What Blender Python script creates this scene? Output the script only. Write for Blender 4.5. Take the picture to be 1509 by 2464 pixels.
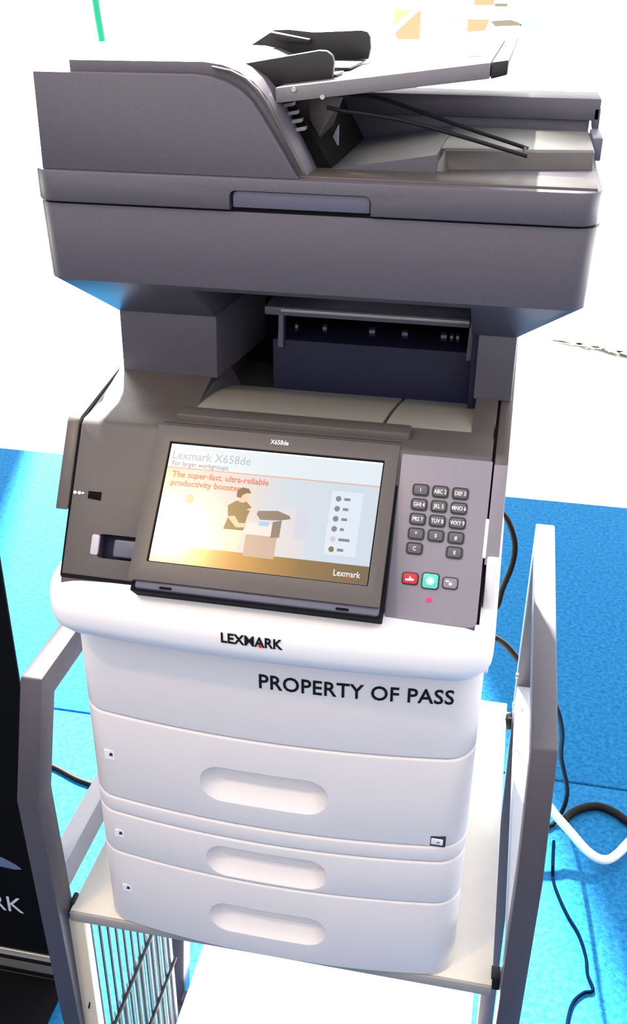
import bpy, bmesh, math, random
from mathutils import Matrix, Vector
from math import sin, cos, pi, sqrt

# ------------------------------------------------------------------ clear
for o in list(bpy.data.objects): bpy.data.objects.remove(o, do_unlink=True)
scn = bpy.context.scene
COL = scn.collection
random.seed(7)
H = 0.70                      # shelf height: the printer stands on it, local z = 0

# ------------------------------------------------------------------ camera (solved from the photograph)
PITCH, YAW, ROLL, FPX = 0.49001, 0.19724, 0.00767, 2431.46
CAM = Vector((0.20192, -0.79459, 1.01842 + H))
fw = Vector((-sin(YAW)*cos(PITCH), cos(YAW)*cos(PITCH), -sin(PITCH)))
rt = Vector((cos(YAW), sin(YAW), 0)); up = rt.cross(fw)
r2 = rt*cos(ROLL) + up*sin(ROLL); u2 = -rt*sin(ROLL) + up*cos(ROLL)
cam = bpy.data.cameras.new('camera'); camo = bpy.data.objects.new('camera', cam); COL.objects.link(camo)
cam.sensor_fit = 'VERTICAL'; cam.sensor_height = 24.0; cam.lens = FPX/2464*24.0
cam.clip_start = 0.02; cam.clip_end = 200
m = Matrix.Identity(4)
for i in range(3):
    m[i][0] = r2[i]; m[i][1] = u2[i]; m[i][2] = -fw[i]; m[i][3] = CAM[i]
camo.matrix_world = m
scn.camera = camo

# ------------------------------------------------------------------ world, sun, exposure
w = bpy.data.worlds.new('world'); scn.world = w; w.use_nodes = True
bg = w.node_tree.nodes['Background']
bg.inputs[0].default_value = (1.0, 0.97, 0.99, 1); bg.inputs[1].default_value = 2.05
sun = bpy.data.lights.new('sun', 'SUN'); suno = bpy.data.objects.new('sun', sun); COL.objects.link(suno)
sun.energy = 60.0; sun.angle = 0.035; sun.color = (1.0, 0.96, 0.88)
EL = math.radians(42.0); SA = Vector((-0.31, 0.95)).normalized()
tosun = Vector((SA.x*cos(EL), SA.y*cos(EL), sin(EL)))
suno.rotation_euler = tosun.to_track_quat('Z', 'Y').to_euler(); suno.location = tosun*8
scn.view_settings.view_transform = 'Standard'; scn.view_settings.look = 'None'
scn.view_settings.gamma = 1.0; scn.view_settings.use_curve_mapping = False
scn.view_settings.exposure = 0.0

# ------------------------------------------------------------------ materials
MATS = {}
def mat(name, col, rough=0.5, spec=0.5, noise=0.0, nscale=300.0, bump=0.0, metal=0.0, emit=None, estr=1.0):
    if name in MATS: return MATS[name]
    M = bpy.data.materials.new(name); M.use_nodes = True
    nt = M.node_tree; b = nt.nodes['Principled BSDF']
    b.inputs['Base Color'].default_value = (*col, 1); b.inputs['Roughness'].default_value = rough
    b.inputs['Specular IOR Level'].default_value = spec; b.inputs['Metallic'].default_value = metal
    if emit is not None:
        b.inputs['Emission Color'].default_value = (*emit, 1); b.inputs['Emission Strength'].default_value = estr
    if noise > 0 or bump > 0:
        tc = nt.nodes.new('ShaderNodeTexCoord'); n = nt.nodes.new('ShaderNodeTexNoise')
        n.inputs['Scale'].default_value = nscale; n.inputs['Detail'].default_value = 3
        nt.links.new(tc.outputs['Object'], n.inputs['Vector'])
        if noise > 0:
            r = nt.nodes.new('ShaderNodeMapRange')
            r.inputs[1].default_value = 0.3; r.inputs[2].default_value = 0.7
            r.inputs[3].default_value = 1-noise; r.inputs[4].default_value = 1+noise
            nt.links.new(n.outputs['Fac'], r.inputs[0])
            x = nt.nodes.new('ShaderNodeVectorMath'); x.operation = 'SCALE'
            x.inputs[0].default_value = col; nt.links.new(r.outputs[0], x.inputs['Scale'])
            nt.links.new(x.outputs[0], b.inputs['Base Color'])
        if bump > 0:
            bp = nt.nodes.new('ShaderNodeBump'); bp.inputs['Strength'].default_value = bump
            bp.inputs['Distance'].default_value = 0.0005
            nt.links.new(n.outputs['Fac'], bp.inputs['Height']); nt.links.new(bp.outputs[0], b.inputs['Normal'])
    MATS[name] = M; return M

DARK   = mat('grey_plastic',   (0.080, 0.075, 0.100), 0.42, 0.5, 0.10, 900, 0.10)
PANEL  = mat('taupe_plastic',  (0.072, 0.062, 0.062), 0.42, 0.5, 0.08, 900, 0.10)
SILVER = mat('lavender_plastic',(0.22, 0.205, 0.255), 0.45, 0.4, 0.06, 900, 0.08)
WHITE  = mat('white_plastic',  (0.73, 0.705, 0.735), 0.45, 0.4, 0.02, 700, 0.05)
LIPW   = mat('bright_white_plastic', (0.84, 0.83, 0.87), 0.4, 0.4)
BLACK  = mat('black_plastic',  (0.012, 0.012, 0.014), 0.45, 0.4, 0.1, 700)
BAY    = mat('navy_plastic',   (0.012, 0.012, 0.038), 0.55, 0.25)
VOID   = mat('dark_slot',      (0.003, 0.003, 0.004), 0.8, 0.1)
GAP    = mat('seam_black',     (0.006, 0.006, 0.008), 0.8, 0.1)
SLATE  = mat('slate_plastic',  (0.10, 0.10, 0.15), 0.4, 0.5, 0.06, 900)
INK    = mat('black_ink',      (0.008, 0.008, 0.012), 0.6, 0.2)
WINK   = mat('white_ink',      (0.8, 0.8, 0.82), 0.6, 0.2)
REDINK = mat('red_ink',        (0.75, 0.02, 0.01), 0.5, 0.3)
KEYM   = mat('key_grey',       (0.09, 0.09, 0.105), 0.4, 0.4)
KEYRIM = mat('key_rim',        (0.03, 0.03, 0.035), 0.5, 0.3)
REDKEY = mat('red_key',        (0.50, 0.015, 0.03), 0.4, 0.4)
GRNKEY = mat('teal_key',       (0.10, 0.55, 0.46), 0.4, 0.4)
LED    = mat('red_led',        (0.6, 0.0, 0.08), 0.3, 0.5, emit=(1.0, 0.02, 0.15), estr=0.9)
FRAME  = mat('painted_tube',   (0.066, 0.060, 0.080), 0.45, 0.5, 0.05, 200)
RAILM  = mat('pale_rail',      (0.42, 0.45, 0.52), 0.4, 0.5)
SHELF  = mat('cream_laminate', (0.74, 0.72, 0.66), 0.4, 0.4, 0.02, 60)
EDGE   = mat('beige_edging',   (0.36, 0.34, 0.33), 0.5, 0.4)
CREAM  = mat('cream_metal',    (0.66, 0.59, 0.47), 0.4, 0.5)
WIRE   = mat('dark_wire',      (0.10, 0.10, 0.11), 0.4, 0.5)
LWIRE  = mat('pale_wire',      (0.40, 0.42, 0.44), 0.4, 0.5)
ALU    = mat('aluminium',      (0.42, 0.40, 0.37), 0.35, 0.5, metal=0.7)
BANNER = mat('black_banner',   (0.004, 0.004, 0.005), 0.8, 0.08)
CORDB  = mat('black_rubber',   (0.008, 0.006, 0.006), 0.6, 0.15)
CORDSHADE  = mat('cable_shadow_navy',    (0.0008, 0.006, 0.024), 0.9, 0.02)  # dark tone for the modelled cable shadow
CORDW  = mat('white_rubber',   (0.85, 0.84, 0.80), 0.4, 0.4)
WALLM  = mat('white_paint',    (0.93, 0.93, 0.92), 0.7, 0.2)
FLOORM = mat('white_floor',    (0.90, 0.90, 0.89), 0.6, 0.3, 0.02, 3)
LABELW = mat('white_label',    (0.85, 0.85, 0.90), 0.5, 0.3)
LABELB = mat('navy_print',     (0.03, 0.03, 0.07), 0.6, 0.2)
STEEL  = mat('screw_steel',    (0.25, 0.24, 0.24), 0.35, 0.5, metal=0.6)

# carpet: blue pile with a fine mottling
CARPET = bpy.data.materials.new('blue_carpet'); CARPET.use_nodes = True
nt = CARPET.node_tree; b = nt.nodes['Principled BSDF']
tc = nt.nodes.new('ShaderNodeTexCoord')
n1 = nt.nodes.new('ShaderNodeTexNoise'); n1.inputs['Scale'].default_value = 85; n1.inputs['Detail'].default_value = 4
n2 = nt.nodes.new('ShaderNodeTexNoise'); n2.inputs['Scale'].default_value = 320; n2.inputs['Detail'].default_value = 2
ad = nt.nodes.new('ShaderNodeMath'); ad.operation = 'ADD'
rp = nt.nodes.new('ShaderNodeValToRGB')
rp.color_ramp.elements[0].position = 0.34; rp.color_ramp.elements[0].color = (0.002, 0.085, 0.25, 1)
rp.color_ramp.elements[1].position = 0.66; rp.color_ramp.elements[1].color = (0.026, 0.21, 0.43, 1)
hf = nt.nodes.new('ShaderNodeMath'); hf.operation = 'MULTIPLY'; hf.inputs[1].default_value = 0.5
for n in (n1, n2): nt.links.new(tc.outputs['Object'], n.inputs['Vector'])
nt.links.new(n1.outputs['Fac'], ad.inputs[0]); nt.links.new(n2.outputs['Fac'], ad.inputs[1])
nt.links.new(ad.outputs[0], hf.inputs[0]); nt.links.new(hf.outputs[0], rp.inputs[0])
nt.links.new(rp.outputs[0], b.inputs['Base Color'])
b.inputs['Roughness'].default_value = 0.95; b.inputs['Specular IOR Level'].default_value = 0.1
bp = nt.nodes.new('ShaderNodeBump'); bp.inputs['Strength'].default_value = 0.5; bp.inputs['Distance'].default_value = 0.002
nt.links.new(n2.outputs['Fac'], bp.inputs['Height']); nt.links.new(bp.outputs[0], b.inputs['Normal'])

def emat(name, col, s=1.0, rough=0.25):
    return mat(name, (0.0, 0.0, 0.0), rough, 0.4, emit=col, estr=s)

# ------------------------------------------------------------------ mesh helpers
def link(name, me, M, parent=None, smooth=35):
    o = bpy.data.objects.new(name, me); COL.objects.link(o)
    if M is not None and len(me.materials) == 0: me.materials.append(M)
    if parent: o.parent = parent
    if smooth:
        for p in me.polygons: p.use_smooth = True
        me.set_sharp_from_angle(angle=math.radians(smooth))
    return o
def fin(name, bm, M, parent=None, bevel=0.0, seg=2, T=None, smooth=35, ang=30):
    bmesh.ops.recalc_face_normals(bm, faces=bm.faces)
    if bevel > 0:
        es = [e for e in bm.edges if len(e.link_faces) == 2 and e.calc_face_angle(0) > math.radians(ang)]
        bmesh.ops.bevel(bm, geom=es, offset=bevel, segments=seg, profile=0.5, affect='EDGES', clamp_overlap=True)
    if T is not None: bmesh.ops.transform(bm, matrix=T, verts=bm.verts)
    bmesh.ops.recalc_face_normals(bm, faces=bm.faces)
    me = bpy.data.meshes.new(name); bm.to_mesh(me); bm.free()
    return link(name, me, M, parent, smooth)
def bbox(bm, x0, x1, y0, y1, z0, z1):
    vs = [bm.verts.new(c) for c in ((x0,y0,z0),(x1,y0,z0),(x1,y1,z0),(x0,y1,z0),(x0,y0,z1),(x1,y0,z1),(x1,y1,z1),(x0,y1,z1))]
    for f in ((0,3,2,1),(4,5,6,7),(0,1,5,4),(1,2,6,5),(2,3,7,6),(3,0,4,7)): bm.faces.new([vs[i] for i in f])
def box(name, x0, x1, y0, y1, z0, z1, M, parent=None, bevel=0.0015, T=None):
    bm = bmesh.new(); bbox(bm, x0, x1, y0, y1, z0, z1)
    return fin(name, bm, M, parent, bevel, T=T)
def bprism(bm, pts, axis, a, b):
    def P(p, t):
        return {'x': (t, p[0], p[1]), 'y': (p[0], t, p[1]), 'z': (p[0], p[1], t)}[axis]
    A = [bm.verts.new(P(p, a)) for p in pts]; B = [bm.verts.new(P(p, b)) for p in pts]
    n = len(pts)
    bm.faces.new(A); bm.faces.new(B[::-1])
    for i in range(n): bm.faces.new((A[i], B[i], B[(i+1) % n], A[(i+1) % n]))
def prism(name, pts, axis, a, b, M, parent=None, bevel=0.0015, T=None, seg=2, smooth=35, ang=30):
    bm = bmesh.new(); bprism(bm, pts, axis, a, b)
    return fin(name, bm, M, parent, bevel, seg, T, smooth, ang)
def hexa(name, v, M, parent=None, bevel=0.001):
    """8 corners: bottom ring 0-3, top ring 4-7"""
    bm = bmesh.new(); vs = [bm.verts.new(c) for c in v]
    for f in ((0,3,2,1),(4,5,6,7),(0,1,5,4),(1,2,6,5),(2,3,7,6),(3,0,4,7)): bm.faces.new([vs[i] for i in f])
    return fin(name, bm, M, parent, bevel)
def rrect(x0, x1, y0, y1, r, n=6, corners=(1,1,1,1)):
    out = []
    for k, (cx, cy, a0) in enumerate(((x0, y0, pi), (x1, y0, 1.5*pi), (x1, y1, 0), (x0, y1, 0.5*pi))):
        rr = r*corners[k]
        if rr <= 0: out.append((cx, cy)); continue
        ox = cx + rr if cx == x0 else cx - rr; oy = cy + rr if cy == y0 else cy - rr
        for i in range(n+1):
            a = a0 + 0.5*pi*i/n; out.append((ox + rr*cos(a), oy + rr*sin(a)))
    return out
def catmull(P, n=8, closed=False):
    P = [Vector(p) for p in P]; out = []
    for i in range(len(P)-1):
        p0 = P[max(i-1, 0)]; p1 = P[i]; p2 = P[i+1]; p3 = P[min(i+2, len(P)-1)]
        for k in range(n):
            t = k/n
            out.append(0.5*((2*p1) + (p2-p0)*t + (2*p0-5*p1+4*p2-p3)*t*t + (3*p1-p0-3*p2+p3)*t**3))
    out.append(P[-1]); return out
def tube(name, P, r, M, parent=None, seg=8, closed=False):
    bm = bmesh.new(); P = [Vector(p) for p in P]; rings = []; N = len(P)
    prev = None
    for i, p in enumerate(P):
        if closed: t = (P[(i+1) % N] - P[i-1]).normalized()
        else: t = (P[min(i+1, N-1)] - P[max(i-1, 0)]).normalized()
        if prev is None:
            a = Vector((0, 0, 1)) if abs(t.z) < 0.9 else Vector((1, 0, 0)); nrm = t.cross(a).normalized()
        else: nrm = (prev - t*prev.dot(t)).normalized()
        prev = nrm; bn = t.cross(nrm)
        rings.append([bm.verts.new(p + r*(nrm*cos(2*pi*k/seg) + bn*sin(2*pi*k/seg))) for k in range(seg)])
    for i in range(N if closed else N-1):
        A, B = rings[i], rings[(i+1) % N]
        for k in range(seg): bm.faces.new((A[k], A[(k+1) % seg], B[(k+1) % seg], B[k]))
    if not closed: bm.faces.new(rings[0][::-1]); bm.faces.new(rings[-1])
    return fin(name, bm, M, parent, 0, smooth=50)
def cut(o, *cutters):
    """boolean difference, applied"""
    for c in cutters:
        md = o.modifiers.new('b', 'BOOLEAN'); md.operation = 'DIFFERENCE'; md.solver = 'EXACT'; md.object = c
    bpy.context.view_layer.update()
    dg = bpy.context.evaluated_depsgraph_get()
    me = bpy.data.meshes.new_from_object(o.evaluated_get(dg))
    old = o.data; o.modifiers.clear(); o.data = me
    for c in cutters: bpy.data.objects.remove(c, do_unlink=True)
    for p in me.polygons: p.use_smooth = True
    me.set_sharp_from_angle(angle=math.radians(35))
    return o
def text(name, s, size, M, parent=None, T=None, f=None, depth=0.0003, align='LEFT', sx=1.0, bold=0.0, space=1.0):
    """flat lettering: glyph mesh in local xy, placed by T or mapped by f(x, y, d)"""
    cu = bpy.data.curves.new(name, 'FONT'); cu.body = s; cu.size = size; cu.align_x = align
    cu.extrude = depth; cu.offset = bold; cu.space_character = space; cu.resolution_u = 3
    t = bpy.data.objects.new(name + '_tmp', cu); COL.objects.link(t)
    bpy.context.view_layer.update()
    me = bpy.data.meshes.new_from_object(t.evaluated_get(bpy.context.evaluated_depsgraph_get()))
    bpy.data.objects.remove(t, do_unlink=True)
    me.materials.clear()
    for v in me.vertices:
        c = Vector((v.co.x*sx, v.co.y, v.co.z))
        v.co = f(*c) if f else (T @ c)
    o = link(name, me, M, parent, 0); return o
def empty(name, loc, label, cat, group=None):
    e = bpy.data.objects.new(name, None); COL.objects.link(e); e.location = loc
    e.empty_display_size = 0.05
    e['label'] = label; e['category'] = cat
    if group: e['group'] = group
    return e
def tag(o, label, cat, group=None):
    o['label'] = label; o['category'] = cat
    if group: o['group'] = group
    return o

# ------------------------------------------------------------------ the place: floor, carpet, wall
bm = bmesh.new(); bbox(bm, -40, 40, -8, 60, -0.08, -0.012)
fl = fin('floor', bm, FLOORM); fl['kind'] = 'structure'
carpet = empty('carpet', (0, 1.2, -0.012), 'bright blue short-pile carpet laid in two strips under the printer cart', 'carpet')
for (x0, x1, y0, y1) in ((-2.59, 2.59, -1.69, 1.137), (-4.2, 3.6, 1.143, 2.64)):
    box('carpet_strip', x0, x1, y0-1.2, y1-1.2, 0.0, 0.012, CARPET, carpet, 0.004)
# back wall: open shop front below, a transom band, and an added upper part, unseen, its openings cut to shape the sunlight
bm = bmesh.new()
for (x0, x1, z0, z1) in ((-7, 7, 1.31, 1.75), (-0.9, 5, 1.75, 3.42), (-0.88, 5, 3.42, 4.45), (-7, -2.39, 1.75, 4.45),
                         (-7, -1.33, 4.45, 5.55), (-1.05, 5, 4.45, 5.55), (-7, -1.95, 5.55, 6.4), (-1.34, 5, 5.55, 6.4), (-7, 5, 6.4, 7.4)):
    bbox(bm, x0, x1, 4.80, 4.90, z0, z1)
for x in (-6.9, 6.9): bbox(bm, x-0.1, x+0.1, 4.80, 4.90, -0.012, 1.31)
wb = fin('wall_back_sun_mask', bm, WALLM); wb['kind'] = 'structure'
# unseen dark screens added around the camera to block low front light
LIGHTBLOCK = mat('light_block_dark', (0.10, 0.10, 0.11), 0.8, 0.2)
for nm, b4 in (('light_block_front', (-2.6, 2.6, -1.80, -1.70)), ('light_block_left', (-2.7, -2.6, -1.80, -0.1)), ('light_block_right', (2.6, 2.7, -1.80, -0.1))):
    wl = box(nm, *b4, -0.012, 2.5, LIGHTBLOCK, None, 0); wl['kind'] = 'structure'

# ------------------------------------------------------------------ PRINTER
PR = empty('multifunction_printer', (0, 0, H), 'tall grey and white office printer with scanner and touch screen on the cart shelf', 'printer')

def fy(x, yc=-0.02, W=0.21, r=0.028, sag=0.018):
    """y of the bowed front at x"""
    a = min(abs(x), W)
    y = yc + sag*(a/W)**2
    if a > W - r:
        t = (a - (W - r))/r
        y += r*(1 - sqrt(max(0, 1 - t*t)))
    return y
def outline(W, yc, r, sag, back, n=26):
    pts = []
    xs = [-W + r - r*cos(0.5*pi*i/7) for i in range(8)]
    xs += [(-W + r) + (2*W - 2*r)*i/n for i in range(1, n)]
    xs += [W - r + r*sin(0.5*pi*i/7) for i in range(8)]
    for x in xs: pts.append((x, fy(x, yc, W, r, sag)))
    pts += [(W, back), (-W, back)]
    return pts
BACK = 0.455
def drawer(name, z0, z1, M, lab=None):
    o = prism(name, outline(0.21, -0.02, 0.028, 0.018, BACK), 'z', z0, z1, M, PR, 0.0028, seg=3)
    if lab: o['label'] = lab
    return o
def recess(o, cx, cz, hw, hh, D):
    """pill shaped grip: hole in the drawer front plus its dished liner"""
    n = 10; ring = []
    for s, a0 in ((1, -0.5*pi), (-1, 0.5*pi)):
        for i in range(n+1):
            a = a0 + pi*i/n
            ring.append((cx + s*(hw-hh) + hh*cos(a), cz + hh*sin(a)))
    c = prism('cutter', ring, 'y', -0.06, 0.055, None, PR, 0)
    cut(o, c)
    bm = bmesh.new(); rings = []
    K = 9
    for k in range(K+1):
        t = k/K
        s = 1 - t*0.46                      # shrink of the pill's height
        d = D*t**0.9
        rr = []
        for (x, z) in ring:
            # shrink towards the centre line, floor slopes longer than the roof
            cxs = max(cx-(hw-hh), min(cx+(hw-hh), x))
            px_ = cxs + (x-cxs)*s; dz = (z-cz)
            zz = cz + dz*s + (hh*0.16*t if dz < 0.999 else 0)
            rr.append(bm.verts.new((px_, fy(x)+0.0004 + d, zz)))
        rings.append(rr)
    for a, b in zip(rings, rings[1:]):
        for i in range(len(ring)): bm.faces.new((a[i], a[(i+1) % len(ring)], b[(i+1) % len(ring)], b[i]))
    bm.faces.new(rings[-1])
    fin('handle_recess', bm, WHITE, o, 0, smooth=42)
def sticker(o, x, z, wd=0.0125, ht=0.0105):
    box('size_label', x-wd/2, x+wd/2, fy(x)-0.0006, fy(x)+0.001, z-ht/2, z+ht/2, LABELW, o, 0.0)
    bm = bmesh.new(); bprism(bm, [(x-0.0016, z-0.0008), (x+0.0026, z-0.0010), (x+0.0022, z+0.0030), (x-0.0004, z+0.0036)], 'y', fy(x)-0.0009, fy(x))
    fin('label_print', bm, LABELB, o)

d3 = drawer('paper_drawer', 0.0, 0.1165, WHITE, 'bottom white paper drawer with pill-shaped grip')
recess(d3, -0.004, 0.054, 0.069, 0.0225, 0.0165); sticker(d3, -0.176, 0.0605)
d2 = drawer('paper_drawer', 0.1178, 0.1795, WHITE, 'shallow white middle paper drawer with pill-shaped grip')
recess(d2, -0.004, 0.1445, 0.069, 0.0225, 0.0165); sticker(d2, -0.178, 0.148)
drawer('drawer_rail', 0.1808, 0.2022, WHITE)
d1 = drawer('paper_tray', 0.2036, 0.3225, WHITE, 'top white paper tray with pill-shaped grip')
recess(d1, -0.005, 0.2575, 0.070, 0.024, 0.0175); sticker(d1, -0.179, 0.2645, 0.0140, 0.0125)
# paper gauge window
x, z = 0.180, 0.2122
gg = prism('paper_gauge', rrect(x-0.009, x+0.009, z-0.0068, z+0.0068, 0.0015, 3), 'y', fy(x)-0.001, fy(x)+0.003, LABELB, d1, 0.0004)
for (gx, gm, e) in ((0.0062, LABELW, 0.0014),):
    prism('gauge_window', rrect(x-gx, x+gx, z-0.0043, z+0.0043, 0.0008, 2), 'y', fy(x)-e, fy(x), gm, d1, 0.0002)
prism('gauge_print', [(x-0.001, z-0.0015), (x+0.0025, z-0.001), (x+0.0025, z+0.001)], 'y', fy(x)-0.0018, fy(x), SLATE, d1, 0)
door = drawer('front_door', 0.3239, 0.4290, WHITE, 'plain white fold-down front door with black lettering')
text('lettering', 'PROPERTY OF PASS', 0.0240, INK, door, f=lambda a, b, c: Vector((-0.0075+a, fy(-0.0075+a)-0.0006+c, 0.3945+b)), sx=0.89, bold=0.00026, space=1.04)
bm = bmesh.new()    # dark core seen in the seams
bprism(bm, outline(0.206, 0.0300, 0.026, 0.018, BACK-0.004), 'z', 0.01, 0.46)
fin('core', bm, WHITE, PR)

# white lip under the control panel
LW, LYC, LR, LSAG = 0.2165, -0.060, 0.034, 0.012
def ly(x): return fy(x, LYC, LW, LR, LSAG)
bm = bmesh.new(); prof = []
for (dz, sh) in ((0.436, 0.030), (0.4455, 0.014), (0.456, 0.004), (0.466, 0.0), (0.478, 0.0), (0.487, 0.0015), (0.4925, 0.005), (0.4955, 0.010), (0.499, 0.020), (0.5035, 0.032)):
    ring = [bm.verts.new((xx*(1-sh*0.55), yy+sh, dz)) for (xx, yy) in outline(LW, LYC, LR, LSAG, 0.20)[:-2]]
    ring += [bm.verts.new((LW*(1-sh*0.55), 0.2, dz)), bm.verts.new((-LW*(1-sh*0.55), 0.2, dz))]
    prof.append(ring)
for a, b in zip(prof, prof[1:]):
    for i in range(len(a)): bm.faces.new((a[i], a[(i+1) % len(a)], b[(i+1) % len(a)], b[i]))
bm.faces.new(prof[0][::-1]); bm.faces.new(prof[-1])
lip = fin('front_lip', bm, LIPW, PR, smooth=60); lip['label'] = 'glossy white rounded lip with printed logo'
text('logo_lettering', 'LEXMARK', 0.0150, INK, lip, f=lambda a, b, c: Vector((-0.0315+a, ly(-0.0315+a)-0.0006+c, 0.4745+b-0.001)), sx=0.88, bold=0.0003, space=1.0)
xx, zz = 0.0065, 0.4745
prism('logo_diamond', [(xx-0.0022, zz), (xx, zz-0.0022), (xx+0.0022, zz), (xx, zz+0.0022)], 'y', ly(xx)-0.0011, ly(xx), REDINK, lip, 0)

# ---- control panel housing: sloped plane y = .05 + .65 (z - .62)
def py(z): return 0.05 + 0.65*(z-0.62)
KP = sqrt(1+0.65**2)
V_ = Vector((0, 0.65, 1))/KP; N_ = Vector((0, -1, 0.65))/KP
TP = Matrix.Identity(4)
for i in range(3):
    TP[i][0] = (1, 0, 0)[i]; TP[i][1] = V_[i]; TP[i][2] = N_[i]; TP[i][3] = (0, 0.05, 0.62)[i]
def pv(z): return (z-0.62)*KP
# housing body (x profile in y-z), taupe
house = [(py(0.497), 0.497), (py(0.628), 0.628), (py(0.628)+0.006, 0.6315), (0.105, 0.633), (0.162, 0.6475), (BACK, 0.6475), (BACK, 0.44), (0.02, 0.44)]
hs = prism('panel_housing', house, 'x', -0.2, 0.1975, PANEL, PR, 0.0012)
# output tray well in the middle of the top, open towards the back
hs2 = prism('cutter', rrect(-0.098, 0.1755, 0.105, 0.40, 0.01, 3), 'z', 0.615, 0.70, None, PR, 0)
cut(hs, hs2)
# side covers left and right of the panel
sc_prof = [(py(0.556), 0.556), (py(0.629), 0.629), (py(0.629)+0.006, 0.633), (0.162, 0.645), (BACK, 0.645), (BACK, 0.556)]
sl = prism('side_cover', sc_prof, 'x', -0.2155, -0.2025, PANEL, PR, 0.0015)
srp = prism('side_cover', sc_prof, 'x', 0.2, 0.2125, PANEL, PR, 0.0015)
prism('side_cover_front', rrect(0.2, 0.2125, pv(0.548), pv(0.625), 0.001, 2), 'z', -0.004, 0.0022, SILVER, srp, 0.0006, T=TP)
prism('release_lever', rrect(0.1975, 0.2005, pv(0.553), pv(0.583), 0.0012, 3), 'z', -0.002, 0.0024, LABELW, srp, 0.0004, T=TP)
box('body_side', -0.2135, -0.202, 0.03, BACK, 0.43, 0.556, LIPW, PR, 0.002)
box('body_side', 0.202, 0.2135, 0.0, BACK, 0.43, 0.556, LIPW, PR, 0.002)
gap_prof = [(py(0.5)+0.006, 0.5), (py(0.627)+0.003, 0.627), (0.162, 0.642), (BACK-0.002, 0.642), (BACK-0.002, 0.5)]
for (xa, xb) in ((-0.2035, -0.1985), (0.1965, 0.2010)):
    prism('cover_gap', gap_prof, 'x', xa, xb, GAP, PR, 0)
# usb port, its symbol and the rocker recess on the left part of the panel
usb = prism('usb_port', [(-0.1835, pv(0.5735)), (-0.1700, pv(0.5735)), (-0.1700, pv(0.5665)), (-0.1835, pv(0.5675))], 'z', -0.004, 0.0005, VOID, PR, 0.0002, T=TP)
bm = bmesh.new(); zc = pv(0.5712)
bbox(bm, -0.1985, -0.1885, zc-0.0003, zc+0.0003, 0.0001, 0.0007)
for k in range(2):
    ring = [(-0.1970+0.0046*k+0.0017*cos(2*pi*i/10), zc+0.0017*sin(2*pi*i/10)) for i in range(10)]
    bprism(bm, ring, 'z', 0.0001, 0.0008+0.0001*k)
bprism(bm, [(-0.1895, zc-0.0014), (-0.1868, zc), (-0.1895, zc+0.0014)], 'z', 0.0001, 0.001)
fin('usb_symbol', bm, WINK, PR, T=TP)
hs3 = prism('cutter', rrect(-0.1665, -0.120, pv(0.5205), pv(0.5400), 0.003, 4), 'z', -0.016, 0.02, None, PR, 0, T=TP)
cut(hs, hs3)
prism('switch_well', rrect(-0.1660, -0.1205, pv(0.5208), pv(0.5397), 0.003, 4), 'z', -0.017, -0.013, BAY, PR, 0.0004, T=TP)
prism('rocker_switch', rrect(-0.1525, -0.122, pv(0.5225), pv(0.5370), 0.0025, 4), 'z', -0.013, -0.003, SLATE, PR, 0.002, T=TP)
prism('switch_bezel', rrect(-0.1738, -0.1660, pv(0.5225), pv(0.5390), 0.002, 4), 'z', -0.003, 0.0008, mat('pale_lavender', (0.45, 0.43, 0.52), 0.4), PR, 0.0006, T=TP)

prism('panel_seam', [(-0.2, pv(0.5018)), (-0.118, pv(0.5018)), (-0.118, pv(0.5046)), (-0.2, pv(0.5052))], 'z', -0.001, 0.0006, GAP, PR, 0, T=TP)
# ---- keypad panel
kp = prism('keypad_panel', rrect(0.1155, 0.1985, pv(0.4995), pv(0.627), 0.006, 5, (0,1,0,0)), 'z', -0.004, 0.002, SILVER, PR, 0.0008, T=TP)
kp['label'] = 'lavender keypad panel with fourteen grey keys and three coloured buttons'
kb = bmesh.new(); bprism(kb, rrect(-0.0076, 0.0076, -0.0056, 0.0056, 0.0030, 4), 'z', 0, 0.0012)
rimo = fin('tmp', kb, KEYRIM); rim_me = rimo.data; bpy.data.objects.remove(rimo)
kb = bmesh.new(); bprism(kb, rrect(-0.0062, 0.0062, -0.0043, 0.0043, 0.0022, 4), 'z', 0, 0.0026)
keyo = fin('tmp', kb, KEYM, bevel=0.0007); key_me = keyo.data; bpy.data.objects.remove(keyo)
def at(x, z, h=0.002): return TP @ Matrix.Translation((x, pv(z), h))
labels = {(0,0):('1',''), (0,1):('2','ABC'), (0,2):('3','DEF'), (1,0):('4','GHI'), (1,1):('5','JKL'), (1,2):('6','MNO'),
          (2,0):('7','PRS'), (2,1):('8','TUV'), (2,2):('9','WXY'), (3,0):('*',''), (3,1):('0',''), (3,2):('#',''), (4,0):('C',''), (4,2):('II','')}
for (i, j), (a, bb) in labels.items():
    x = (0.1362, 0.1542, 0.1724)[j]; z = (0.600, 0.5887, 0.5774, 0.5661, 0.5548)[i]
    rim = bpy.data.objects.new('key_surround', rim_me); COL.objects.link(rim); rim.parent = kp; rim.matrix_local = at(x, z)
    k = bpy.data.objects.new('key', key_me); COL.objects.link(k); k.parent = kp; k.matrix_local = at(x, z)
    s = (bb + ' ' + a) if bb else a
    text('key_lettering', s, 0.0052, WINK, kp, T=at(x, z-0.0015, 0.0047), align='CENTER', bold=0.00008, depth=0.0001, sx=0.8)
def button(name, x, z, hw, hh, M, lab, rimm=KEYRIM):
    prism('key_surround', rrect(x-hw-0.001, x+hw+0.001, pv(z)-hh-0.001, pv(z)+hh+0.001, 0.003, 4), 'z', 0.0018, 0.0030, rimm, kp, 0.0002, T=TP)
    o = prism(name, rrect(x-hw, x+hw, pv(z)-hh, pv(z)+hh, 0.0025, 4), 'z', 0.002, 0.0046, M, kp, 0.0007, T=TP)
    o['label'] = lab; return o
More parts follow.
